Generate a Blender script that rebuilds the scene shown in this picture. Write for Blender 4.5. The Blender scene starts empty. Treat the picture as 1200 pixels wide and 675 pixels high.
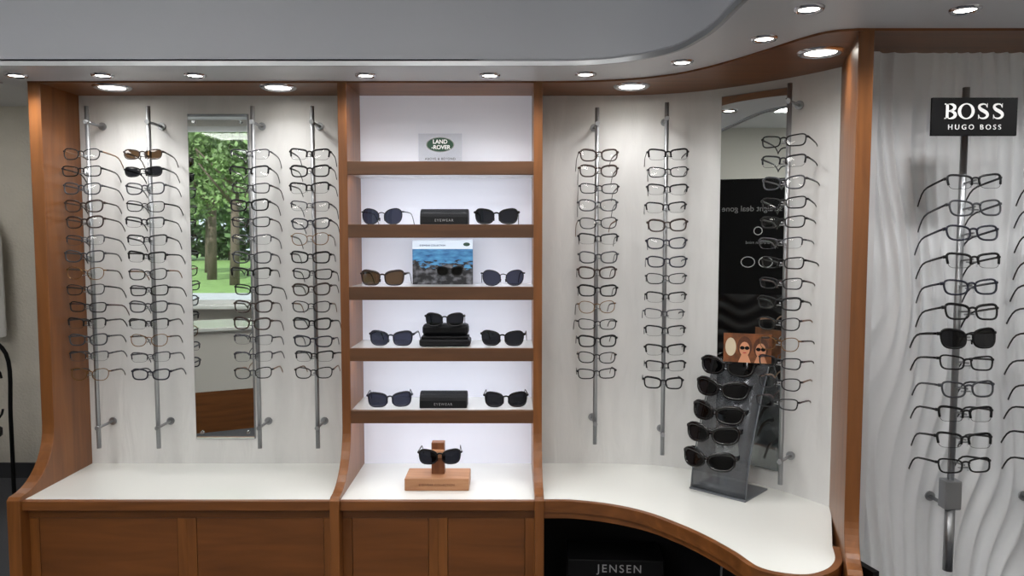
import bpy, bmesh, math, random
from mathutils import Vector, Matrix, noise
random.seed(7)
S=bpy.context.scene
COL=S.collection
EYE=1.6
# ------------------------------------------------------------------ materials
def newmat(n):
    m=bpy.data.materials.new(n); m.use_nodes=True
    nt=m.node_tree; b=nt.nodes['Principled BSDF']
    return m,nt,b
def lin(c):
    return tuple(((v/255)/12.92 if v/255<=0.04045 else ((v/255+0.055)/1.055)**2.4) for v in c)+(1,)
def pm(n,c,rough=.5,metal=0,bump=0,bscale=40,emit=0,alpha=1,coat=0,spec=.5,var=0.0,vscale=6):
    m,nt,b=newmat(n)
    b.inputs['Base Color'].default_value=lin(c)
    b.inputs['Roughness'].default_value=rough
    b.inputs['Metallic'].default_value=metal
    b.inputs['Alpha'].default_value=alpha
    b.inputs['Coat Weight'].default_value=coat
    b.inputs['Specular IOR Level'].default_value=spec
    if emit:
        b.inputs['Emission Color'].default_value=lin(c); b.inputs['Emission Strength'].default_value=emit
    tc=nt.nodes.new('ShaderNodeTexCoord')
    if var:
        nz=nt.nodes.new('ShaderNodeTexNoise'); nz.inputs['Scale'].default_value=vscale; nz.inputs['Detail'].default_value=4
        nt.links.new(tc.outputs['Object'],nz.inputs['Vector'])
        r=nt.nodes.new('ShaderNodeValToRGB')
        c2=lin(c)
        r.color_ramp.elements[0].position=.35; r.color_ramp.elements[1].position=.65
        r.color_ramp.elements[0].color=tuple(v*(1-var) for v in c2[:3])+(1,)
        r.color_ramp.elements[1].color=c2
        nt.links.new(nz.outputs['Fac'],r.inputs['Fac']); nt.links.new(r.outputs['Color'],b.inputs['Base Color'])
    if bump:
        nz=nt.nodes.new('ShaderNodeTexNoise'); nz.inputs['Scale'].default_value=bscale; nz.inputs['Detail'].default_value=3
        nt.links.new(tc.outputs['Object'],nz.inputs['Vector'])
        bp=nt.nodes.new('ShaderNodeBump'); bp.inputs['Strength'].default_value=bump; bp.inputs['Distance'].default_value=.01
        nt.links.new(nz.outputs['Fac'],bp.inputs['Height']); nt.links.new(bp.outputs['Normal'],b.inputs['Normal'])
    return m
def wood(n,c1,c2,scale,rough=.38):
    m,nt,b=newmat(n)
    tc=nt.nodes.new('ShaderNodeTexCoord'); mp=nt.nodes.new('ShaderNodeMapping')
    mp.inputs['Scale'].default_value=scale
    nt.links.new(tc.outputs['Object'],mp.inputs['Vector'])
    nz=nt.nodes.new('ShaderNodeTexNoise'); nz.inputs['Scale'].default_value=3; nz.inputs['Detail'].default_value=8; nz.inputs['Distortion'].default_value=.6
    nt.links.new(mp.outputs['Vector'],nz.inputs['Vector'])
    r=nt.nodes.new('ShaderNodeValToRGB')
    r.color_ramp.elements[0].position=.3; r.color_ramp.elements[1].position=.7
    r.color_ramp.elements[0].color=lin(c1); r.color_ramp.elements[1].color=lin(c2)
    nt.links.new(nz.outputs['Fac'],r.inputs['Fac']); nt.links.new(r.outputs['Color'],b.inputs['Base Color'])
    b.inputs['Roughness'].default_value=rough
    b.inputs['Coat Weight'].default_value=.1; b.inputs['Coat Roughness'].default_value=.25
    return m
WV=wood('cherry_wood_vertical',(108,63,27),(138,85,40),(9,9,.9))
WH=wood('cherry_wood_horizontal',(102,60,27),(130,79,38),(.9,9,9))
WD=wood('cherry_wood_door',(96,56,25),(124,74,35),(.8,8,8))
WS=wood('cherry_shelf_edge',(84,54,32),(103,67,40),(.9,9,9))
WB=wood('oak_block',(160,110,74),(188,138,100),(2,14,14),.55)
def wallmat(n,c,sx,sz,bump=.15,var=.05):
    m,nt,b=newmat(n)
    tc=nt.nodes.new('ShaderNodeTexCoord'); mp=nt.nodes.new('ShaderNodeMapping'); mp.inputs['Scale'].default_value=(sx,sx,sz)
    nt.links.new(tc.outputs['Object'],mp.inputs['Vector'])
    nz=nt.nodes.new('ShaderNodeTexNoise'); nz.inputs['Scale'].default_value=1; nz.inputs['Detail'].default_value=5; nz.inputs['Distortion'].default_value=1.2
    nt.links.new(mp.outputs['Vector'],nz.inputs['Vector'])
    r=nt.nodes.new('ShaderNodeValToRGB'); c2=lin(c)
    r.color_ramp.elements[0].position=.3; r.color_ramp.elements[1].position=.7
    r.color_ramp.elements[0].color=tuple(v*(1-var) for v in c2[:3])+(1,); r.color_ramp.elements[1].color=c2
    nt.links.new(nz.outputs['Fac'],r.inputs['Fac']); nt.links.new(r.outputs['Color'],b.inputs['Base Color'])
    bp=nt.nodes.new('ShaderNodeBump'); bp.inputs['Strength'].default_value=bump; bp.inputs['Distance'].default_value=.02
    nt.links.new(nz.outputs['Fac'],bp.inputs['Height']); nt.links.new(bp.outputs['Normal'],b.inputs['Normal'])
    b.inputs['Roughness'].default_value=.55
    return m
BAY=wallmat('mottled_white_panel',(218,218,217),14,3,.16,.08)
STUCCO=pm('stucco_cream',(214,208,196),.85,bump=.5,bscale=60,var=.06)
PAINT=pm('painted_wall',(215,211,204),.8,bump=.1,bscale=120)
CEIL=pm('ceiling_paint',(222,223,225),.85,bump=.1,bscale=90)
FASC=pm('fascia_grey',(164,167,175),.5,bump=.05,bscale=30)
CANW=pm('canopy_white',(208,210,214),.35)
CARPET=pm('carpet_grey',(92,94,100),.95,bump=.8,bscale=300,var=.3,vscale=200)
COUNTER=pm('white_laminate',(230,232,228),.14,coat=.3)
CHROME=pm('chrome',(200,200,205),.18,1)
ALU=pm('brushed_aluminium',(160,162,165),.38,.9)
BLACK=pm('black_matte',(8,8,10),.6,spec=.2)
BLACKG=pm('black_gloss',(6,6,8),.15,coat=.2,spec=.4)
LEATHER=pm('black_leather',(9,10,14),.5,bump=.15,bscale=200,spec=.25)
WHITEP=pm('white_print',(235,235,235),.6)
GREYP=pm('grey_print',(150,150,152),.6)
GREEN=pm('green_print',(24,62,44),.5)
WAVE=pm('white_relief_panel',(226,228,231),.36)
MIRROR=pm('mirror_silver',(235,240,238),.01,1)
LEDP=pm('backlit_panel',(228,230,242),.5,emit=.15)
SPOTE=pm('lamp_emitter',(255,250,240),.5,emit=14)
PANE=pm('fill_panel_emit',(255,252,248),.5,emit=17)  # glow of the added ambient fill panels
BLUEL=pm('baseboard_dark',(50,50,54),.6)
def clear(n,col=(1,1,1,1),gl=.07,mxg=.5):
    m,nt,b=newmat(n); nt.nodes.remove(b)
    out=nt.nodes['Material Output']
    t=nt.nodes.new('ShaderNodeBsdfTransparent'); t.inputs['Color'].default_value=col
    g=nt.nodes.new('ShaderNodeBsdfGlossy'); g.inputs['Roughness'].default_value=.03
    lw=nt.nodes.new('ShaderNodeLayerWeight'); lw.inputs['Blend'].default_value=.25
    mr=nt.nodes.new('ShaderNodeMapRange'); mr.inputs['To Min'].default_value=gl; mr.inputs['To Max'].default_value=mxg
    nt.links.new(lw.outputs['Facing'],mr.inputs['Value'])
    mx=nt.nodes.new('ShaderNodeMixShader')
    nt.links.new(mr.outputs['Result'],mx.inputs['Fac']); nt.links.new(t.outputs[0],mx.inputs[1]); nt.links.new(g.outputs[0],mx.inputs[2])
    nt.links.new(mx.outputs[0],out.inputs['Surface'])
    return m
LENS=clear('clear_lens',(.93,.94,.945,1),.03,.3)
GLASSM=clear('window_glass',(.97,.99,.98,1),.03)
ACRYL=clear('clear_acrylic',(.93,.94,.95,1),.06)
SUNL=clear('dark_sun_lens',(.02,.021,.025,1),.02,.16)
SUNB=clear('brown_sun_lens',(.12,.07,.035,1),.04,.25)
SUNBL=clear('blue_sun_lens',(.05,.055,.085,1),.03,.2)
FB=pm('frame_black',(7,7,9),.4,spec=.3)
FBR=pm('frame_tortoise',(48,28,18),.35,var=.6,vscale=120)
FG=pm('frame_gunmetal',(24,25,29),.4,.3)
FS=pm('frame_silver',(80,80,86),.35,.9)
FGO=pm('frame_gold',(124,90,52),.35,.9)
FBL=pm('frame_navy',(15,19,38),.35)
FRD=pm('frame_burgundy',(60,18,22),.35)
FGR=pm('frame_grey_clear',(50,52,58),.35)
TAUPE=pm('frame_beige',(130,96,70),.35)

# ------------------------------------------------------------------ helpers
def empty(n,loc=(0,0,0),rz=0,parent=None):
    o=bpy.data.objects.new(n,None); o.empty_display_size=.05; COL.objects.link(o)
    o.location=loc; o.rotation_euler=(0,0,rz)
    if parent: o.parent=parent
    return o
def mk(n,bm,mats,parent=None,smooth=False,loc=None,rot=None,bevel=0):
    me=bpy.data.meshes.new(n)
    bmesh.ops.recalc_face_normals(bm,faces=bm.faces)
    bm.to_mesh(me); bm.free()
    for m in (mats if isinstance(mats,(list,tuple)) else [mats]): me.materials.append(m)
    if smooth:
        for p in me.polygons: p.use_smooth=True
    o=bpy.data.objects.new(n,me); COL.objects.link(o)
    if parent: o.parent=parent
    if loc: o.location=loc
    if rot: o.rotation_euler=rot
    if bevel:
        b=o.modifiers.new('bevel','BEVEL'); b.width=bevel; b.segments=2; b.limit_method='ANGLE'
    return o
def addbox(bm,x0,x1,y0,y1,z0,z1,mi=0):
    vs=[bm.verts.new((x,y,z)) for x in (x0,x1) for y in (y0,y1) for z in (z0,z1)]
    for f in ((0,1,3,2),(4,6,7,5),(0,4,5,1),(2,3,7,6),(0,2,6,4),(1,5,7,3)):
        fc=bm.faces.new([vs[i] for i in f]); fc.material_index=mi
    return vs
def box(n,x0,x1,y0,y1,z0,z1,mat,parent=None,bevel=0,loc=None,rot=None):
    bm=bmesh.new(); addbox(bm,x0,x1,y0,y1,z0,z1)
    return mk(n,bm,mat,parent,bevel=bevel,loc=loc,rot=rot)
def prism(n,pts,z0,z1,mat,parent=None,bevel=0,smooth=False):
    bm=bmesh.new()
    a=[bm.verts.new((p[0],p[1],z0)) for p in pts]; b=[bm.verts.new((p[0],p[1],z1)) for p in pts]
    bm.faces.new(a); bm.faces.new(b)
    k=len(pts)
    for i in range(k): bm.faces.new((a[i],a[(i+1)%k],b[(i+1)%k],b[i]))
    return mk(n,bm,mat,parent,bevel=bevel)
def strip(n,pts,z0,z1,th,mat,parent=None,smooth=True):
    """vertical board following an xy path, thickness th on the left-hand side"""
    bm=bmesh.new(); k=len(pts); off=[]
    for i in range(k):
        a=Vector(pts[max(0,i-1)]); b=Vector(pts[min(k-1,i+1)]); t=(b-a).normalized()
        off.append(Vector(pts[i])+Vector((-t.y,t.x))*th)
    rows=[]
    for i in range(k):
        rows.append([bm.verts.new((pts[i][0],pts[i][1],z0)),bm.verts.new((pts[i][0],pts[i][1],z1)),
                     bm.verts.new((off[i][0],off[i][1],z1)),bm.verts.new((off[i][0],off[i][1],z0))])
    for i in range(k-1):
        for j in range(4): bm.faces.new((rows[i][j],rows[i][(j+1)%4],rows[i+1][(j+1)%4],rows[i+1][j]))
    bm.faces.new(rows[0]); bm.faces.new(rows[-1])
    o=mk(n,bm,mat,parent)
    if smooth:
        for p in o.data.polygons: p.use_smooth=abs(p.normal.z)<.1
        e=o.modifiers.new('es','EDGE_SPLIT'); e.split_angle=math.radians(35)
    return o
def crom(P,n=6):
    P=[Vector(p) for p in P]; out=[]
    for i in range(len(P)-1):
        p0=P[max(0,i-1)];p1=P[i];p2=P[i+1];p3=P[min(len(P)-1,i+2)]
        for j in range(n):
            t=j/n
            out.append(.5*((2*p1)+(p2-p0)*t+(2*p0-5*p1+4*p2-p3)*t*t+(3*p1-p0-3*p2+p3)*t**3))
    out.append(P[-1]); return [tuple(v) for v in out]
def cyl(bm,p0,p1,r,seg=12,mi=0,r1=None,cap=True):
    p0=Vector(p0);p1=Vector(p1); d=(p1-p0).normalized()
    u=d.cross(Vector((0,0,1)) if abs(d.z)<.9 else Vector((1,0,0))).normalized(); v=d.cross(u)
    r1=r if r1 is None else r1; A=[];B=[]
    for i in range(seg):
        t=2*math.pi*i/seg; w=u*math.cos(t)+v*math.sin(t)
        A.append(bm.verts.new(p0+w*r)); B.append(bm.verts.new(p1+w*r1))
    for i in range(seg):
        f=bm.faces.new((A[i],A[(i+1)%seg],B[(i+1)%seg],B[i])); f.material_index=mi; f.smooth=True
    if cap:
        f=bm.faces.new(A); f.material_index=mi; f=bm.faces.new(B); f.material_index=mi
def sweep(bm,pts,rn,rb,axis,closed=False,mi=0,sides=6):
    pts=[Vector(p) for p in pts]; k=len(pts); ax=Vector(axis); rings=[]
    for i in range(k):
        a=pts[(i-1)%k] if closed else pts[max(0,i-1)]; b=pts[(i+1)%k] if closed else pts[min(k-1,i+1)]
        t=(b-a).normalized(); nn=t.cross(ax).normalized()
        x=rn[i] if isinstance(rn,list) else rn; y=rb[i] if isinstance(rb,list) else rb
        rings.append([bm.verts.new(pts[i]+nn*x*math.cos(2*math.pi*(j+.5)/sides)+ax*y*math.sin(2*math.pi*(j+.5)/sides)) for j in range(sides)])
    for i in range(k if closed else k-1):
        A=rings[i];B=rings[(i+1)%k]
        for j in range(sides):
            f=bm.faces.new((A[j],A[(j+1)%sides],B[(j+1)%sides],B[j])); f.material_index=mi; f.smooth=True
    if not closed:
        for R in (rings[0],rings[-1]):
            f=bm.faces.new(R); f.material_index=mi
def text(n,body,size,loc,rot,mat,parent=None,offset=0,space=1,align='CENTER'):
    c=bpy.data.curves.new(n,'FONT'); c.body=body; c.size=size; c.extrude=.0006; c.align_x=align; c.align_y='CENTER'
    c.offset=offset; c.space_character=space
    c.materials.append(mat); o=bpy.data.objects.new(n,c); COL.objects.link(o)
    o.location=loc; o.rotation_euler=rot
    if parent: o.parent=parent
    return o

# ------------------------------------------------------------------ eyewear
def glasses_mesh(name,mats,w=.052,h=.036,n=3.2,bridge=.017,rim=.0016,rimb=.0016,kind='full',taper=.08,wrap=1.4,tl=.135,browh=1.0,templew=.0029):
    """mats: frame, lens, temple. front in XZ plane facing -Y, temples toward +Y. origin at bridge."""
    rim*=1.35
    bm=bmesh.new(); a=w/2;b=h/2; N=30
    def Y(x): return wrap*x*x
    for sgn in (-1,1):
        cx=sgn*(bridge/2+a); out=[]
        for i in range(N):
            t=2*math.pi*i/N; c=math.cos(t); s=math.sin(t)
            x=a*math.copysign(abs(c)**(2/n),c); z=b*math.copysign(abs(s)**(2/n),s)
            x*=1+taper*z/b
            z+= .10*h*(x/a)*(.5+.5*z/b)*1.0
            X=cx+sgn*x
            out.append(Vector((X,Y(X),z)))
        if kind=='half':
            up=[out[(i-1)%N] for i in range(N//2+3)]
            sweep(bm,up,rim*1.3,rimb,(0,1,0),False,0)
            lo=[out[(i+N//2)%N] for i in range(N//2+1)]
            sweep(bm,lo,.0006,.0006,(0,1,0),False,0,4)
        elif kind!='rimless':
            rr=[rim*(1.0+(browh-1)*max(0,math.sin(2*math.pi*i/N))) for i in range(N)]
            sweep(bm,out,rr,rimb,(0,1,0),True,0)
        cv=bm.verts.new((cx,Y(cx)-.0012,0)); vs=[bm.verts.new(p) for p in out]
        for i in range(N):
            f=bm.faces.new((cv,vs[i],vs[(i+1)%N])); f.material_index=1; f.smooth=True
        hx=sgn*(bridge/2+w+.003); hz=b*.62
        p=[Vector((sgn*(bridge/2+w-.002),Y(hx),hz)),Vector((hx,Y(hx)+.001,hz)),Vector((hx+sgn*.002,Y(hx)+.006,hz))]
        sweep(bm,p,rim*1.3,rim*1.6,(0,0,1),False,0)
        y0=Y(hx)+.004; X=hx+sgn*.002
        tp=[];ra=[];rb=[]
        for k,(yy,zz) in enumerate(((0,0),(.02,.0004),(.05,.0006),(tl*.6,0),(tl*.72,-.003),(tl*.82,-.010),(tl*.92,-.022),(tl,-.034))):
            tp.append(Vector((X-sgn*.10*yy*.6,y0+yy,hz+zz))); ra.append(templew*(1.0 if k<3 else .85)); rb.append(.0012)
        sweep(bm,tp,ra,rb,(1,0,0),False,2)
        cyl(bm,(sgn*bridge*.42,-.0+.004,-.004),(sgn*bridge*.5,.006,-.013),.0018,6,1)
    bp=[Vector((x,Y(x)-.001,b*.34+.004*(1-(x/(bridge*.62))**2))) for x in [bridge*.62*(-1+2*i/6) for i in range(7)]]
    sweep(bm,bp,rim*1.1,rimb,(0,1,0),False,0)
    me=bpy.data.meshes.new(name); bmesh.ops.recalc_face_normals(bm,faces=bm.faces); bm.to_mesh(me); bm.free()
    for m in mats: me.materials.append(m)
    return me
V=[
 glasses_mesh('eyeglasses_a',[FB,LENS,FB],.051,.034,3.4,rim=.0019,browh=1.4),
 glasses_mesh('eyeglasses_b',[FG,LENS,FG],.052,.032,3.8,kind='half',rim=.0016),
 glasses_mesh('eyeglasses_c',[FBR,LENS,FBR],.050,.036,2.9,rim=.0019,browh=1.4),
 glasses_mesh('eyeglasses_d',[FG,LENS,FB],.052,.032,3.2,rim=.0013,rimb=.001),
 glasses_mesh('eyeglasses_e',[FB,LENS,FG],.052,.033,4.0,rim=.0018,kind='half'),
 glasses_mesh('eyeglasses_f',[FGO,LENS,FBR],.049,.038,2.4,rim=.0010,rimb=.001),
 glasses_mesh('eyeglasses_g',[FBL,LENS,FBL],.051,.033,3.0,rim=.0019),
 glasses_mesh('eyeglasses_h',[FG,LENS,FRD],.051,.030,3.5,rim=.0015),
 glasses_mesh('eyeglasses_i',[FGR,LENS,FGR],.051,.035,3.0,rim=.0018),
 glasses_mesh('eyeglasses_j',[FS,LENS,FS],.052,.030,3.6,kind='half',rim=.0012),
 glasses_mesh('eyeglasses_k',[FG,LENS,TAUPE],.050,.034,2.8,rim=.0014),
 glasses_mesh('eyeglasses_l',[FB,LENS,FB],.052,.031,3.6,rim=.0016),
]
SUN=glasses_mesh('sunglasses_a',[FB,SUNL,FB],.055,.043,2.8,rim=.0019,browh=1.4,templew=.0035)
SUNT=glasses_mesh('sunglasses_b',[FBR,SUNB,FBR],.056,.043,3.2,rim=.0019,browh=1.5,templew=.0036)
SUNR=glasses_mesh('sunglasses_c',[FG,SUNBL,FG],.054,.047,2.3,rim=.0011,templew=.0018)
SUNN=glasses_mesh('sunglasses_d',[FBL,SUNBL,FBL],.056,.042,3.0,rim=.0019,browh=1.4,templew=.0036)
SUNW=glasses_mesh('sunglasses_wrap',[BLACKG,SUNL,BLACKG],.068,.047,2.6,bridge=.014,rim=.0032,rimb=.004,browh=1.5,wrap=4.5,templew=.008,tl=.10)
SUNX=glasses_mesh('sunglasses_small_brown',[FBR,SUNB,FBR],.050,.030,2.8,rim=.0016)
SUNY=glasses_mesh('sunglasses_small_dark',[FB,SUNL,FB],.050,.030,2.8,rim=.0016)
def put(me,name,loc,rz=0,tilt=0,parent=None,scale=1,roll=0):
    o=bpy.data.objects.new(name,me); COL.objects.link(o)
    M=Matrix.Rotation(rz,4,'Z')@Matrix.Rotation(tilt,4,'X')@Matrix.Rotation(roll,4,'Y')
    o.rotation_euler=M.to_euler(); o.location=loc; o.scale=(scale,)*3
    if parent: o.parent=parent
    return o
def rod(x,y,ztop,zbot,rows,normal_ang,standoff,front=.045,special=None,big=False,pool=None,step_tilt=-.08,sc=1.08):
    root=empty('eyeglasses_display_rod',(x,y,0),normal_ang)
    bm=bmesh.new(); r=.0075 if not big else .009
    cyl(bm,(0,0,zbot),(0,0,ztop),r,14)
    for zz in ((ztop-.055,zbot+.075) if not big else (ztop-.05,zbot+.17)):
        cyl(bm,(0,0,zz),(0,standoff,zz),.005,10); cyl(bm,(0,standoff-.006,zz),(0,standoff-.001,zz),.014,16)
        cyl(bm,(0,-.012,zz),(0,.0,zz),.008,10)
    zs=[rows[0]+(rows[1]-rows[0])*i/(rows[2]-1) for i in range(rows[2])]
    for z in zs:
        cyl(bm,(0,0,z-.004),(0,-front+.002,z+.002),.0028,8)
        cyl(bm,(-.013,-front+.008,z-.006),(.013,-front+.008,z-.006),.0022,6)
    mk('rod_with_brackets',bm,ALU,root)
    if big:
        box('lock_housing',-.022,.022,-.018,.02,zbot+.17,zbot+.25,ALU,root,.003)
        bm=bmesh.new(); cyl(bm,(0,-.002,zbot-.005),(0,-.002,zbot+.17),.013,14); mk('lower_tube',bm,ALU,root)
    for i,z in enumerate(zs):
        me=special.get(i) if special and i in special else random.choice(pool or V)
        put(me,'eyeglasses_pair',(random.uniform(-.004,.004),-front,z+random.uniform(-.003,.003)),
            random.uniform(-.07,.07),step_tilt+random.uniform(-.05,.05),root,sc,random.uniform(-.03,.03))
    return root

# ------------------------------------------------------------------ room shell
CH=2.80; RY=-2.2
box('floor',-4.9,3.1,RY-.1,5.0,-.05,0,CARPET)
box('ceiling',-4.9,3.1,RY-.1,5.0,CH,CH+.05,CEIL)
box('wall_left',-4.9,-4.8,RY-.1,5.0,0,CH,PAINT)
box('wall_right',3.0,3.1,RY-.1,5.0,0,CH,PAINT)
box('wall_far',-4.8,-1.66,4.9,5.0,0,CH,STUCCO)
box('baseboard_far',-4.8,-1.66,4.88,4.9,0,.10,BLUEL)
box('wall_partition',-1.72,-1.66,2.86,4.9,0,CH,PAINT)
box('wall_back',-1.72,3.0,2.80,2.86,0,CH,PAINT)
box('ceiling_lowered',-4.8,-1.72,2.9,4.9,2.46,CH,CEIL)
wx0,wx1,wz0,wz1=-4.3,-1.9,.92,2.74
rw=empty('wall_rear')
box('below',-4.8,3,RY-.1,RY,0,wz0,PAINT,rw); box('above',-4.8,3,RY-.1,RY,wz1,CH,PAINT,rw)
box('side_a',-4.8,wx0,RY-.1,RY,wz0,wz1,PAINT,rw); box('side_b',wx1,3,RY-.1,RY,wz0,wz1,PAINT,rw)
win=empty('window_1'); WF=pm('window_frame',(225,226,226),.4)
for nm,a in (('frame_l',(wx0,wx0+.06,wz0,wz1)),('frame_r',(wx1-.06,wx1,wz0,wz1)),('frame_b',(wx0+.06,wx1-.06,wz0,wz0+.05)),('frame_t',(wx0+.06,wx1-.06,wz1-.05,wz1)),('mullion',(-2.48,-2.42,wz0+.05,wz1-.05))):
    box(nm,a[0],a[1],RY-.08,RY-.02,a[2],a[3],WF,win)
box('sill',wx0,wx1,RY,RY+.15,wz0-.03,wz0,COUNTER,win)
box('pane',wx0+.05,wx1-.05,RY-.055,RY-.05,wz0+.04,wz1-.04,GLASSM,win)
# outside
GRASS=pm('lawn',(134,166,92),.95,var=.35,vscale=3)
ROAD=pm('asphalt',(180,180,180),.9,var=.15,vscale=5)
box('lawn',-60,40,-90,-17,-.2,-.02,GRASS)
box('road',-60,40,-17,-9,-.2,-.04,ROAD)
box('pavement',-60,40,-9,RY-.1,-.2,0.0,pm('paving',(186,184,178),.9,var=.1,vscale=8))
LEAF=pm('leaves',(138,166,100),.6,var=.55,vscale=1.3)
LEAF2=pm('leaves_dark',(98,128,76),.7,var=.5,vscale=1.1)
BARK=pm('bark',(104,90,76),.9,bump=.8,bscale=12)
def tree(x,y,H,R,cnt,lm,low=1.2,ls=.13,tr=.17):
    root=empty('tree',(x,y,0))
    bm=bmesh.new(); cyl(bm,(0,0,-.02),(.1,0,H*.35),tr,10,r1=tr*.75); cyl(bm,(.1,0,H*.33),(-.1,.1,H*.8),tr*.75,8,r1=.04)
    for k in range(7):
        a=random.uniform(0,6.28); z=H*random.uniform(.25,.6)
        cyl(bm,(.05,0,z),(math.cos(a)*R*.7,math.sin(a)*R*.7,z+H*.15),.06,6,r1=.02)
    mk('trunk',bm,BARK,root)
    bm=bmesh.new(); cl=[]
    for k in range(60):
        a=random.uniform(0,6.28); zz=random.uniform(low,H); rr=R*math.sqrt(max(.15,1-((zz-H*.5)/(H*.55))**2))*random.uniform(.1,1)
        cl.append((math.cos(a)*rr,math.sin(a)*rr,zz,random.uniform(.5,1.0)))
    for k in range(cnt):
        c=random.choice(cl); d=Vector((random.gauss(0,1),random.gauss(0,1),random.gauss(0,.8))).normalized()*c[3]*random.uniform(.6,1)
        p=Vector(c[:3])+d; s=random.uniform(ls*.5,ls)
        u=Vector((random.gauss(0,1),random.gauss(0,1),random.gauss(0,1))).normalized(); v=u.cross(Vector((random.gauss(0,1),random.gauss(0,1),random.gauss(0,1)))).normalized()
        bm.faces.new([bm.verts.new(p+u*s),bm.verts.new(p+v*s*.6),bm.verts.new(p-u*s),bm.verts.new(p-v*s*.6)])
    mk('foliage',bm,lm,root)
tree(-9.7,-20.5,9,2.0,8000,LEAF,3.2,.13,.17)
tree(-11.9,-24,9.5,2.2,8000,LEAF,3.0,.13,.19)
tree(-14.5,-30,9,3,8000,LEAF2,2.6,.16)
for k in range(9):
    tree(-34+k*4.2,-46-random.uniform(0,5),10,3.8,4500,LEAF2,.3,.36)

# ------------------------------------------------------------------ display cabinet
cab=empty('wall_display_cabinet')
ZC=.764; ZS=2.115
def upright(name,ox,oy,dx,dy,back,front,flare,th,fz,side=1):
    prof=[(back,0),(back,ZS+.004),(front,ZS+.004),(front,ZC+fz)]
    for i in range(1,11):
        t=math.pi/2*i/10
        prof.append((front+flare*(1-math.cos(t)),ZC+.014+(fz-.014)*(1-math.sin(t))))
    prof+=[(front+flare+.012,ZC+.004),(front+flare+.012,0)]
    bm=bmesh.new(); L=[];R=[]
    nx,ny=-dy*side,dx*side
    for s,z in prof:
        L.append(bm.verts.new((ox+dx*s,oy+dy*s,z))); R.append(bm.verts.new((ox+dx*s+nx*th,oy+dy*s+ny*th,z)))
    bm.faces.new(L); bm.faces.new(R); k=len(prof)
    for i in range(k): bm.faces.new((L[i],L[(i+1)%k],R[(i+1)%k],R[i]))
    return mk(name,bm,WV,cab,bevel=.002)
upright('upright_left',-1.565,2.76,0,-1,0,.26,.18,.042,.20,-1)
upright('upright_mid_left',-.550,2.76,0,-1,0,.26,.18,.030,.20,-1)
upright('upright_mid_right',.102,2.76,0,-1,0,.26,.18,.030,.20,-1)
upright('upright_right',.996,2.285,-.315,-.949,-.03,.42,.09,.036,.12,1)
strip('panel_left_bay',[(-1.565,2.72),(-.58,2.72)],ZC-.02,ZS+.004,.02,BAY,cab,False)
box('panel_mid_backlit',-.552,.073,2.72,2.74,ZC-.02,ZS+.004,LEDP,cab)
wallpts=crom([(.10,2.72),(.3,2.72),(.48,2.705),(.63,2.655),(.76,2.56),(.86,2.46),(.94,2.355),(.996,2.26)],6)
strip('panel_curved_bay',wallpts,ZC-.02,ZS+.004,.02,BAY,cab)
for i,dz in enumerate((.258,.048,-.162,-.371,-.585)):
    z=EYE+dz
    box('shelf_%d'%(i+1),-.551,.0725,2.50,2.515,z-.045,z,WS,cab,.002)
    box('shelf_board_%d'%(i+1),-.551,.0725,2.515,2.72,z-.040,z-.001,COUNTER,cab)
box('counter_left',-1.566,-.58,2.335,2.72,ZC-.03,ZC,COUNTER,cab)
box('counter_mid',-.551,.073,2.335,2.72,ZC-.03,ZC,COUNTER,cab)
box('counter_lip_left',-1.566,-.58,2.318,2.335,ZC-.032,ZC+.001,WH,cab,.003)
box('counter_lip_mid',-.551,.073,2.318,2.335,ZC-.032,ZC+.001,WH,cab,.003)
front=crom([(.10,2.335),(.20,2.33),(.32,2.29),(.42,2.22),(.50,2.12),(.555,2.03),(.60,1.93),(.636,1.835),(.72,1.80),(.79,1.825),(.842,1.885),(.872,1.97)],6)
bench=front+[(.994,2.262)]+wallpts[::-1][1:]
prism('counter_curved',bench,ZC-.03,ZC,COUNTER,cab)
strip('counter_lip_curved',front,ZC-.036,ZC+.001,-.018,WH,cab)
arch=crom([(.10,2.345),(.20,2.342),(.32,2.302),(.43,2.23),(.512,2.13),(.567,2.035),(.612,1.935),(.65,1.84),(.70,1.70)],6)
strip('apron_curved',arch,ZC-.058,ZC-.036,-.02,WH,cab)
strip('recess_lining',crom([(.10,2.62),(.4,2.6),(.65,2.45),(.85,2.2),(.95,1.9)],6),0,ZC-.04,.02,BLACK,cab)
def doors(tag,x0,x1,splits):
    box('carcass_'+tag,x0,x1,2.375,2.72,0,ZC-.03,WD,cab)
    box('rail_top_'+tag,x0,x1,2.350,2.375,ZC-.066,ZC-.034,WH,cab,.001)
    box('plinth_'+tag,x0,x1,2.37,2.376,0,.08,BLACK,cab)
    for i in range(len(splits)-1):
        a,b=splits[i],splits[i+1]
        w=.032
        box('veneer_panel_%s_%d'%(tag,i),a+w,b-w,2.3535,2.375,.09,ZC-.068,WD,cab,.001)
        bm=bmesh.new()
        addbox(bm,a,a+w-.0015,2.352,2.375,.09,ZC-.068); addbox(bm,b-w+.0015,b,2.352,2.375,.09,ZC-.068)
        mk('stiles_%s_%d'%(tag,i),bm,WV,cab,bevel=.001)
doors('l',-1.565,-.58,[-1.565,-1.055,-.58])
doors('m',-.55,.073,[-.55,-.24,.073])
sof=crom([(.10,2.50),(.25,2.49),(.39,2.457),(.50,2.395),(.57,2.32),(.631,2.225),(.70,2.085),(.755,1.96),(.80,1.90),(.86,1.88)],5)
sofp=[(-1.607,2.76),(-1.607,2.50)]+sof+[(.90,1.88),(2.3,1.88),(2.3,2.12),(1.04,2.12),(1.01,2.29)]+[(p[0]+.012,p[1]+.015) for p in wallpts[::-1]]+[(.10,2.76)]
prism('soffit_wood',sofp,ZS,ZS+.02,WH,cab)
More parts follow.
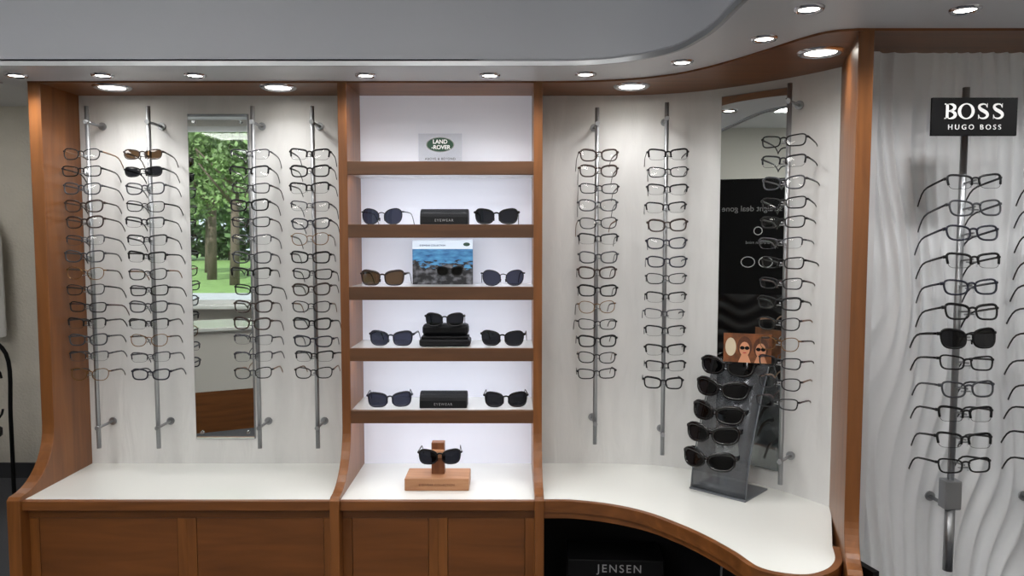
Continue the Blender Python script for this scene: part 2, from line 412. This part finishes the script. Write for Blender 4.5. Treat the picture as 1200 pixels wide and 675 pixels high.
can=crom([(-.10,2.25),(.10,2.25),(.25,2.235),(.36,2.18),(.448,2.08),(.485,1.95),(.497,1.837),(.499,1.64),(.51,1.4),(.56,1.1),(.70,.85),(.95,.75)],6)
canp=[(-2.6,2.25)]+can+[(2.6,.75),(2.6,2.78),(-1.70,2.78),(-1.70,2.52),(-2.6,2.52)]
cn=empty('ceiling_canopy')
prism('canopy_underside',canp,ZS+.006,ZS+.018,CANW,cn)
strip('fascia',[(-2.6,2.25)]+can+[(2.6,.75)],ZS+.0,CH,.012,FASC,cn)
strip('fascia_trim',[(-2.6,2.247)]+[(p[0]-.002,p[1]-.004) for p in can]+[(2.6,.746)],ZS-.002,ZS+.012,.004,ALU,cn)
box('canopy_back',-2.6,-1.70,2.50,2.52,ZS,CH,CANW,cn)
def downlight(x,y,z,r,power):
    root=empty('recessed_downlight',(x,y,z))
    bm=bmesh.new(); N=28; prof=[(r*.72,-.001),(r*.8,-.006),(r*.95,-.007),(r*1.05,-.003),(r*1.08,.001)]
    rings=[[bm.verts.new((p*math.cos(2*math.pi*i/N),p*math.sin(2*math.pi*i/N),q)) for i in range(N)] for p,q in prof]
    for A,B in zip(rings,rings[1:]):
        for i in range(N):
            f=bm.faces.new((A[i],A[(i+1)%N],B[(i+1)%N],B[i])); f.smooth=True
    mk('trim_ring',bm,CHROME,root)
    bm=bmesh.new(); bm.faces.new([bm.verts.new((r*.74*math.cos(2*math.pi*i/N),r*.74*math.sin(2*math.pi*i/N),-.002)) for i in range(N)])
    mk('lamp_face',bm,SPOTE,root)
    L=bpy.data.lights.new('downlight_beam','SPOT'); L.energy=power; L.spot_size=math.radians(150); L.spot_blend=.9; L.shadow_soft_size=r*.7
    L.color=(1,.985,.97)
    o=bpy.data.objects.new('beam',L); COL.objects.link(o); o.parent=root; o.location=(0,0,-.012)
for x,y in ((-1.58,2.405),(-1.305,2.406),(-1.01,2.406),(-.466,2.406),(-.071,2.406),(.233,2.39),(.502,2.23),(.656,1.97)):
    downlight(x,y,ZS+.006,.032,5)
for x,y in ((.673,1.72),(1.03,1.725),(1.40,1.725),(1.85,1.725)):  # last two are added out of frame to brighten the relief wall
    downlight(x,y,ZS+.006,.032,8)
for x,y in ((-1.36,2.565),(-.795,2.565),(.405,2.55),(.853,2.09)):
    downlight(x,y,ZS,.058,4.5)

# ------------------------------------------------------------------ mirrors
mr=empty('wall_mirror',(-1.0615,2.712,0))
box('glass',-.107,.107,-.004,.0,EYE-.738,EYE+.446,MIRROR,mr)
box('backing',-.110,.110,.0005,.006,EYE-.741,EYE+.449,ALU,mr)
for zz in (EYE-.715,EYE+.42):
    bm=bmesh.new()
    for xx in (-.085,.085): cyl(bm,(xx,-.010,zz),(xx,-.004,zz),.006,12)
    mk('clips',bm,CHROME,mr)
ang=math.atan2(2.415-2.575,.885-.72)
m2=empty('wall_mirror',(.802,2.495,0),ang)
box('glass',-.115,.115,-.004,0,EYE-.768,EYE+.482,MIRROR,m2)
box('backing',-.118,.118,.0005,.012,EYE-.771,EYE+.485,ALU,m2)

# ------------------------------------------------------------------ rods
LR=(1.889,1.128,14)
rod(-1.481,2.62,EYE+.46,EYE-.75,LR,0,.10)
rod(-1.267,2.62,EYE+.46,EYE-.75,LR,0,.10,special={0:SUNX,1:SUNY})
rod(-.904,2.62,EYE+.46,EYE-.75,LR,0,.10)
rod(-.696,2.62,EYE+.46,EYE-.75,LR,0,.10)
rod(.297,2.62,EYE+.455,EYE-.735,LR,0,.10)
rod(.536,2.605,EYE+.47,EYE-.77,(1.887,1.095,14),-.12,.09)
rod(.853,2.315,EYE+.476,EYE-.78,(1.896,1.09,14),-.72,.085,front=.04)
BIG=[V[0],V[2],V[6],V[4],V[1],V[8],V[0],V[11]]
rod(1.205,2.00,EYE+.40,EYE-.91,(EYE+.150,EYE-.604,12),0,.10,front=.06,big=True,pool=BIG,special={6:SUN},step_tilt=-.18,sc=1.13)
rod(1.475,2.00,EYE+.40,EYE-.91,(EYE+.150,EYE-.604,12),0,.10,front=.06,big=True,pool=BIG,step_tilt=-.18,sc=1.13)
# ------------------------------------------------------------------ relief wall on the right
bm=bmesh.new(); nx,nz=420,150; X0,X1,Z0,Z1=1.0,2.3,0.0,ZS+.003; g=[]
for i in range(nx+1):
    col=[]
    for j in range(nz+1):
        x=X0+(X1-X0)*i/nx; z=Z0+(Z1-Z0)*j/nz
        ph=x/.040+.75*math.sin(z*3.6+x*5)+.45*math.sin(z*7.3+x*11+1)
        nv=noise.noise(Vector((x*8,z*2.2,3.1)))
        am=.0035+.0055*(.5+.5*math.sin(z*4.7+x*17))
        col.append(bm.verts.new((x,2.105-am*(1-abs(math.sin(math.pi*(ph+nv*.7))))*1.8,z)))
    g.append(col)
for i in range(nx):
    for j in range(nz):
        f=bm.faces.new((g[i][j],g[i+1][j],g[i+1][j+1],g[i][j+1])); f.smooth=True
rel=mk('relief_wall_panel',bm,WAVE)
box('trim_1',.985,1.012,2.08,2.12,0,ZS-.001,pm('white_trim',(225,227,230),.3))
sg=empty('display_sign',(1.178,1.915,EYE+.31))
box('board',-.109,.109,0,.008,-.048,.048,BLACK,sg,.001)
def stroke(bm,pts,wd):
    P=[Vector(p) for p in pts]; A=[];B=[]
    for i,p in enumerate(P):
        t=(P[min(i+1,len(P)-1)]-P[max(0,i-1)]).normalized(); n=Vector((-t.y,t.x)); w=wd[i] if isinstance(wd,list) else wd
        A.append(bm.verts.new((p.x+n.x*w,-.0012,p.y+n.y*w))); B.append(bm.verts.new((p.x-n.x*w,-.0012,p.y-n.y*w)))
    for i in range(len(P)-1): bm.faces.new((A[i],A[i+1],B[i+1],B[i]))
def rect(bm,x0,x1,z0,z1,y=-.0013):
    bm.faces.new([bm.verts.new(v) for v in ((x0,y,z0),(x1,y,z0),(x1,y,z1),(x0,y,z1))])
def ringletter(bm,cx,cz,a,b,ia,ib):
    N=36;O=[];I=[]
    for i in range(N):
        t=2*math.pi*i/N
        O.append(bm.verts.new((cx+a*math.cos(t),-.0012,cz+b*math.sin(t)))); I.append(bm.verts.new((cx+ia*math.cos(t),-.0012,cz+ib*math.sin(t))))
    for i in range(N): bm.faces.new((O[i],O[(i+1)%N],I[(i+1)%N],I[i]))
def letterB(bm,x,z,h):
    rect(bm,x,x+.0015+.009,z-h,z-h+.003); rect(bm,x,x+.0105,z+h-.003,z+h); rect(bm,x+.0035,x+.0105,z-h,z+h)
    for c,r,mx in ((z+h*.49,h*.49,.0135),(z-h*.47,h*.53,.0155)):
        pts=[];w=[]
        for i in range(15):
            t=math.pi/2-math.pi*i/14
            pts.append((x+.013+mx*math.cos(t)*.95,c+(r-.0012)*math.sin(t))); w.append(.0013+.0028*abs(math.cos(t)))
        stroke(bm,[(x+.009,pts[0][1])]+pts+[(x+.009,pts[-1][1])],[.0013]+w+[.0013])
def letterS(bm,x,z,h):
    c=[(.80,.58),(.72,.88),(.45,.97),(.17,.82),(.12,.52),(.30,.22),(.55,.02),(.80,-.24),(.88,-.56),(.74,-.86),(.46,-.97),(.18,-.86),(.08,-.55)]
    pts=crom([(x+.028*a,z+h*b*.95) for a,b in c],4); n=len(pts)
    stroke(bm,pts,[.0011+.0034*math.sin(math.pi*i/(n-1))**2 for i in range(n)])
    rect(bm,x+.0228,x+.0243,z+h*.45,z+h); rect(bm,x+.0010,x+.0025,z-h,z-h*.42)
bm=bmesh.new(); H=.0195; zc=.0135
letterB(bm,-.078,zc,H); ringletter(bm,-.0225,zc,.0215,H+.0006,.0132,H-.0024)
letterS(bm,.007,zc,H); letterS(bm,.045,zc,H)
mk('sign_letters',bm,WHITEP,sg)
text('sign_subtitle','HUGO BOSS',.018,(0,-.001,-.027),(math.pi/2,0,0),WHITEP,sg,space=1.5)
bm=bmesh.new(); cyl(bm,(.027,.008,0),(.027,.078,0),.004,8); mk('sign_bracket',bm,ALU,sg)

# ------------------------------------------------------------------ shelf items
def sh(i): return EYE+(.258,.048,-.162,-.371,-.585)[i]
sun=[(-.445,1,SUNR),(-.053,1,SUN),(-.445,2,SUNT),(-.030,2,SUNR),(-.418,3,SUNN),(-.033,3,SUN),(-.424,4,SUNN),(-.021,4,SUN)]
for x,i,me in sun:
    put(me,'sunglasses',(x,2.545,sh(i)+.0275),random.uniform(-.2,.2),-.02,None,1.12)
def case(x,i,d=0):
    root=empty('glasses_case',(x,2.57,sh(i)))
    bm=bmesh.new(); pr=[]
    for k in range(13):
        t=math.pi*k/12; pr.append((-.038*math.cos(t),.008+.046*math.sin(t)**.7))
    pr=[(-.038,0)]+pr+[(.038,0)]
    A=[bm.verts.new((-.082,p[0],p[1])) for p in pr]; B=[bm.verts.new((.082,p[0],p[1])) for p in pr]
    bm.faces.new(A); bm.faces.new(B)
    for k in range(len(pr)): bm.faces.new((A[k],A[(k+1)%len(pr)],B[(k+1)%len(pr)],B[k]))
    mk('body',bm,LEATHER,root,bevel=.003)
    text('label','EYEWEAR',.012,(0,-.0392,.014),(math.pi/2,0,0),GREYP,root,space=1.3)
    return root
case(-.231,1); case(-.238,4)
oc=empty('open_glasses_case',(-.232,2.58,sh(3)))
box('base',-.088,.088,-.045,.04,0,.026,LEATHER,oc,.008)
box('tray',-.082,.082,-.04,.035,.026,.034,BLACK,oc,.003)
box('lid',-.08,.08,-.020,.045,.034,.074,LEATHER,oc,.012)
put(SUN,'sunglasses_on_case',(0,-.035,.092),0,-.05,oc,1.0)
def posterm():
    m,nt,b=newmat('sea_poster_print')
    tc=nt.nodes.new('ShaderNodeTexCoord'); sp=nt.nodes.new('ShaderNodeSeparateXYZ'); nt.links.new(tc.outputs['Generated'],sp.inputs[0])
    nz=nt.nodes.new('ShaderNodeTexNoise'); nz.inputs['Scale'].default_value=6; nz.inputs['Detail'].default_value=6
    mp=nt.nodes.new('ShaderNodeMapping'); mp.inputs['Scale'].default_value=(1,1,2.4); nt.links.new(tc.outputs['Generated'],mp.inputs[0]); nt.links.new(mp.outputs[0],nz.inputs['Vector'])
    sea=nt.nodes.new('ShaderNodeValToRGB'); sea.color_ramp.elements[0].position=.3; sea.color_ramp.elements[0].color=lin((18,70,120)); sea.color_ramp.elements[1].position=.75; sea.color_ramp.elements[1].color=lin((84,150,190))
    nt.links.new(nz.outputs['Fac'],sea.inputs['Fac'])
    vo=nt.nodes.new('ShaderNodeTexNoise'); vo.inputs['Scale'].default_value=9; vo.inputs['Detail'].default_value=8; nt.links.new(tc.outputs['Generated'],vo.inputs['Vector'])
    rk=nt.nodes.new('ShaderNodeValToRGB'); rk.color_ramp.elements[0].position=.45; rk.color_ramp.elements[0].color=lin((18,18,22)); rk.color_ramp.elements[1].position=.75; rk.color_ramp.elements[1].color=lin((120,120,126))
    nt.links.new(vo.outputs['Fac'],rk.inputs['Fac'])
    ad=nt.nodes.new('ShaderNodeMath'); ad.operation='MULTIPLY_ADD'; ad.inputs[1].default_value=.9; nt.links.new(nz.outputs['Fac'],ad.inputs[0]); nt.links.new(sp.outputs['Z'],ad.inputs[2])
    gt=nt.nodes.new('ShaderNodeMath'); gt.operation='GREATER_THAN'; gt.inputs[1].default_value=.91; nt.links.new(ad.outputs[0],gt.inputs[0])
    mx=nt.nodes.new('ShaderNodeMixRGB'); nt.links.new(gt.outputs[0],mx.inputs[0]); nt.links.new(rk.outputs[0],mx.inputs[1]); nt.links.new(sea.outputs[0],mx.inputs[2])
    g2=nt.nodes.new('ShaderNodeMath'); g2.operation='GREATER_THAN'; g2.inputs[1].default_value=.80; nt.links.new(sp.outputs['Z'],g2.inputs[0])
    m2_=nt.nodes.new('ShaderNodeMixRGB'); m2_.inputs[2].default_value=lin((216,226,236)); nt.links.new(g2.outputs[0],m2_.inputs[0]); nt.links.new(mx.outputs[0],m2_.inputs[1])
    nt.links.new(m2_.outputs[0],b.inputs['Base Color']); b.inputs['Roughness'].default_value=.4
    return m
po=empty('advert_poster',(-.2455,2.63,sh(2)),0)
box('print',-.107,.107,0,.003,.0,.157,posterm(),po)
bm=bmesh.new()
def ellipse(bm,cx,cz,a,b,y,mi=0,N=28):
    bm.faces.new([bm.verts.new((cx+a*math.cos(2*math.pi*i/N),y,cz+b*math.sin(2*math.pi*i/N))) for i in range(N)]).material_index=mi
ellipse(bm,.085,.142,.012,.0065,-.001); mk('logo',bm,GREEN,po)
text('headline','EYEWEAR COLLECTION',.0085,(-.035,-.001,.138),(math.pi/2,0,0),pm('ink',(70,90,120),.6),po)
put(SUN,'pictured_glasses',(.025,-.002,.048),.0,0,po,.8).scale=(.7,.02,.7)
box('strut',-.02,.02,.003,.045,.0,.003,WHITEP,po)
ls=empty('acrylic_logo_stand',(-.249,2.60,sh(0)))
box('panel',-.075,.075,0,.004,.0,.105,ACRYL,ls,.001); box('foot',-.075,.075,0,.05,.0,.004,ACRYL,ls)
bm=bmesh.new(); ellipse(bm,0,.067,.049,.026,-.001,0,40); mk('logo_rim',bm,GREYP,ls)
bm=bmesh.new(); ellipse(bm,0,.067,.046,.0235,-.0016,0,40); mk('logo_oval',bm,GREEN,ls)
text('logo_text','LAND\n -ROVER',.019,(0,-.0022,.067),(math.pi/2,0,0),WHITEP,ls,offset=.0005)
text('logo_subtitle','ABOVE & BEYOND',.011,(0,-.001,.018),(math.pi/2,0,0),BLACK,ls,space=1.2)
ws=empty('wooden_glasses_stand',(-.25,2.47,ZC))
box('plinth_block',-.107,.107,-.055,.06,0,.042,WB,ws,.003)
box('post',-.022,.022,-.008,.024,.042,.15,wood('walnut_post',(112,66,40),(150,96,60),(9,9,2)),ws,.002)
bm=bmesh.new(); addbox(bm,-.022,.022,-.035,-.008,.105,.128); mk('nose_rest',bm,WB,ws,bevel=.003)
text('engraving','EYEWEAR COLLECTION',.011,(0,-.0553,.02),(math.pi/2,0,0),pm('engraved',(110,66,40),.7),ws)
put(SUN,'sunglasses_front',(.01,-.045,.112),.05,-.05,ws,1.06)

# ------------------------------------------------------------------ sunglasses counter stand
sa=math.atan2(-.68,.73)
st=empty('sunglasses_counter_stand',(.67,2.375,ZC),sa)
bm=bmesh.new(); pr=[]
for k in range(15):
    t=k/14; pr.append((.004+.15*t**1.5,.006+.41*t))
A=[];B=[];C=[];D=[]
for y,z in pr:
    w=.098-.006*math.sin(math.pi*(z/.41))
    A.append(bm.verts.new((-w,y,z)));B.append(bm.verts.new((w,y,z)));C.append(bm.verts.new((w,y+.004,z)));D.append(bm.verts.new((-w,y+.004,z)))
for k in range(14):
    for P,Q in ((A,B),(B,C),(C,D),(D,A)): f=bm.faces.new((P[k],Q[k],Q[k+1],P[k+1])); f.smooth=True
bm.faces.new((A[0],B[0],C[0],D[0])); bm.faces.new((A[-1],B[-1],C[-1],D[-1]))
STEELD=pm('smoked_grey_panel',(112,116,122),.28,.5)
SMOKE=pm('smoked_acrylic',(96,100,106),.2,.2,alpha=.62)
mk('curved_panel',bm,SMOKE,st)
bm=bmesh.new()
for sx in (-1,1):
    sweep(bm,[(sx*.097,y,z) for y,z in pr],.003,.002,(1,0,0))
mk('panel_edges',bm,STEELD,st)
box('base_plate',-.1,.1,-.005,.16,0,.006,STEELD,st,.002)
bm=bmesh.new()
for z in (.12,.20,.26,.335,.40):
    t=(z-.006)/.41; y=.004+.15*t**1.5
    cyl(bm,(-.03,y,z-.01),(-.03,y-.055,z),.004,8); 
    for q in range(9): cyl(bm,(.05+.008*(q%3),y-.002,z+.008*(q//3)-.03),(.05+.008*(q%3),y-.001,z+.008*(q//3)-.03),.0022,8)
mk('pegs',bm,CHROME,st)
for z in (.12,.20,.265,.34,.41):
    t=(z-.006)/.41; y=.004+.15*t**1.5
    put(SUNW,'wrap_sunglasses',(-.022,y-.065,z),random.uniform(-.1,.1)+.12,-.12,st,1.12,random.uniform(-.02,.12))
pc=empty('portrait_card',(.768,2.405,ZC+.432),-.35)
ORG=pm('card_print_background',(140,82,44),.5,var=.6,vscale=30)
SKIN=pm('card_print_skin',(214,150,114),.6); HAIR=pm('card_print_hair',(96,52,28),.6,var=.4,vscale=80); CREAM=pm('card_print_cream',(210,196,170),.6)
box('card',-.075,.075,0,.002,0,.095,ORG,pc)
bm=bmesh.new()
ellipse(bm,-.052,.05,.017,.030,-.0008,2)
for cx,cz in ((-.008,.046),(.042,.043)):
    ellipse(bm,cx,cz+.006,.023,.034,-.0012,1); ellipse(bm,cx,cz-.002,.016,.024,-.0018,0)
    bm.faces.new([bm.verts.new((cx+a,-.0015,b)) for a,b in ((-.02,0),(.02,0),(.009,.028),(-.009,.028))]).material_index=0
    for s in (-1,1): ellipse(bm,cx+s*.0075,cz+.002,.0075,.006,-.0024,3,16)
    ellipse(bm,cx,cz-.014,.006,.002,-.0024,4,12)
mk('portraits',bm,[SKIN,HAIR,CREAM,BLACK,pm('card_print_lips',(190,70,66),.6)],pc)
bm=bmesh.new(); cyl(bm,(0,.004,-.02),(0,.004,.06),.003,8); mk('card_holder',bm,CHROME,pc)

# ------------------------------------------------------------------ dark box in the knee recess and cable
jb=empty('storage_box',(.345,2.40,0),-.05)
box('body',-.16,.16,0,.16,.0,.535,BLACK,jb,.004)
text('box_label','JENSEN',.038,(.012,-.002,.505),(math.pi/2,0,0),GREYP,jb,space=1.25)
bm=bmesh.new(); sweep(bm,crom([(.66,2.36,.70),(.672,2.30,.62),(.67,2.31,.52),(.69,2.30,.40),(.70,2.3,.02)],6),.004,.004,(1,0,0)); mk('power_cable',bm,pm('cable_grey',(120,120,122),.5),smooth=True)

# ------------------------------------------------------------------ left background: coat and iron chair
bm=bmesh.new(); rows=[]
for j in range(15):
    t=j/14; z=1.84-.86*t; wd=.09+.10*min(1,t*4)**.6+.01*t; r=[]
    for i in range(40):
        a=2*math.pi*i/40; f=1+.05*math.sin(a*9+t*3)*t
        r.append(bm.verts.new((wd*math.cos(a)*f,.07*math.sin(a)*f*(.6+.4*t),z-(.04*abs(math.cos(a)) if j<3 else 0)+(.02*math.sin(a*3) if j>12 else 0))))
    rows.append(r)
for A,B in zip(rows,rows[1:]):
    for i in range(40): bm.faces.new((A[i],A[(i+1)%40],B[(i+1)%40],B[i])).smooth=True
bm.faces.new(rows[0])
coat=mk('hanging_coat',bm,pm('white_cloth',(206,204,200),.9,bump=.3,bscale=25),None,loc=(-3.49,4.80,0))
ch=empty('wrought_iron_chair',(-3.27,4.45,0),.2)
bm=bmesh.new()
def tb(pts,r=.010): sweep(bm,pts,r,r,(0,1,0),False,0)
tb(crom([(-.2,0,0),(-.2,0,.5),(-.19,0,.9),(0,0,1.02),(.19,0,.9),(.2,0,.5),(.2,0,0)],6),.012)
for sx in (-1,1):
    tb([(sx*(.09+.07*math.cos(a)*(1-a/16)),.0,.75+.09*math.sin(a)*(1-a/16)) for a in [k*.4 for k in range(28)]],.007)
    tb([(sx*(.09+.07*math.cos(a)*(1-a/16)),.0,.56-.08*math.sin(a)*(1-a/16)) for a in [k*.4 for k in range(28)]],.007)
tb([(0,0,.46),(0,0,1.02)],.008)
cyl(bm,(0,-.22,.44),(0,-.22,.47),.23,24)
for sx in (-1,1): cyl(bm,(sx*.17,-.38,0),(sx*.17,-.38,.44),.010,8)
mk('iron_frame',bm,BLACK,ch)
box('light_switch',-3.14,-3.08,4.885,4.9,1.08,1.16,WHITEP,None,.003)

# ------------------------------------------------------------------ reflected objects
dk=empty('reception_desk',(-2.45,-1.0,0),-.45)
box('body_upper',-.75,.75,-.3,.3,.34,.84,pm('desk_white',(214,210,204),.5),dk)
box('body_base',-.75,.75,-.3,.3,0,.34,WH,dk); box('top',-.78,.78,-.33,.33,.84,.87,COUNTER,dk,.004)
bp=empty('black_display_panel',(-2.40,1.30,0),math.atan2(-.948,.358)+math.pi)
box('board',-.34,.34,0,.04,0,2.06,BLACK,bp)
bm=bmesh.new(); g=[]
for i in range(41):
    g.append([bm.verts.new((-.34+.68*i/40,-.012-.006*math.sin(j*1.1+2*math.sin(i*.3)),.02+1.15*j/60)) for j in range(61)])
for i in range(40):
    for j in range(60): bm.faces.new((g[i][j],g[i+1][j],g[i+1][j+1],g[i][j+1])).smooth=True
mk('wavy_lower_front',bm,pm('black_satin',(12,12,14),.35),bp)
text('display_text','the straight deal gone',.062,(0,-.002,1.83),(math.pi/2,0,0),GREYP,bp)
bm=bmesh.new()
def ring(cx,cz,a,b): sweep(bm,[(cx+a*math.cos(2*math.pi*k/24),-.004,cz+b*math.sin(2*math.pi*k/24)) for k in range(24)],.003,.003,(0,1,0),True)
ring(0,1.66,.03,.03); ring(-.06,1.42,.05,.04); ring(.07,1.42,.05,.04)
mk('icons',bm,WHITEP,bp)
text('display_caption','brand in mind',.032,(0,-.002,1.57),(math.pi/2,0,0),GREYP,bp)

# ------------------------------------------------------------------ room lights
for i,(x,y) in enumerate(((-3.4,.4),(-1.6,.6),(-.3,.3),(1.6,.2),(-3.2,-1.2),(-.9,-1.2),(1.2,-1.2))):  # ceiling panels added out of frame as soft ambient fill
    root=empty('ambient_fill_panel',(x,y,CH))
    box('diffuser',-.3,.3,-.3,.3,-.012,-.008,PANE,root); 
    bm=bmesh.new()
    for a in ((-.32,.32,-.32,-.3),(-.32,.32,.3,.32),(-.32,-.3,-.3,.3),(.3,.32,-.3,.3)): addbox(bm,a[0],a[1],a[2],a[3],-.02,-.0005)
    mk('frame',bm,WHITEP,root)
root=empty('ambient_fill_panel',(-3.3,3.8,2.46)); box('diffuser',-.3,.3,-.3,.3,-.012,-.008,pm('fill_panel_emit_dim',(255,252,248),.5,emit=6),root)  # dimmer fill panel, added out of frame over the far-left area
for dz in (.258,.048,-.162,-.371,-.585):
    L=bpy.data.lights.new('led_strip','AREA'); L.shape='RECTANGLE'; L.size=.6; L.size_y=.01; L.energy=.55; L.color=(.92,.94,1)
    o=bpy.data.objects.new('shelf_led_strip',L); COL.objects.link(o); o.location=(-.24,2.53,EYE+dz-.047); o.rotation_euler=(math.radians(25),0,0); o.parent=cab
sl=bpy.data.lights.new('sun','SUN'); sl.energy=5; sl.angle=.02; so=bpy.data.objects.new('sun',sl); COL.objects.link(so); so.rotation_euler=(math.radians(-42),math.radians(-15),0)
w=bpy.data.worlds.new('sky'); S.world=w; w.use_nodes=True
bg=w.node_tree.nodes['Background']; bg.inputs['Color'].default_value=(.8,.88,1,1); bg.inputs['Strength'].default_value=1.5
cd=bpy.data.cameras.new('camera'); cd.sensor_width=36; cd.lens=870*36/1200; co=bpy.data.objects.new('camera',cd); COL.objects.link(co)
co.location=(0,0,EYE); co.rotation_euler=(math.radians(90-3.8),0,0); cd.clip_start=.05
S.camera=co
S.view_settings.view_transform='Standard'
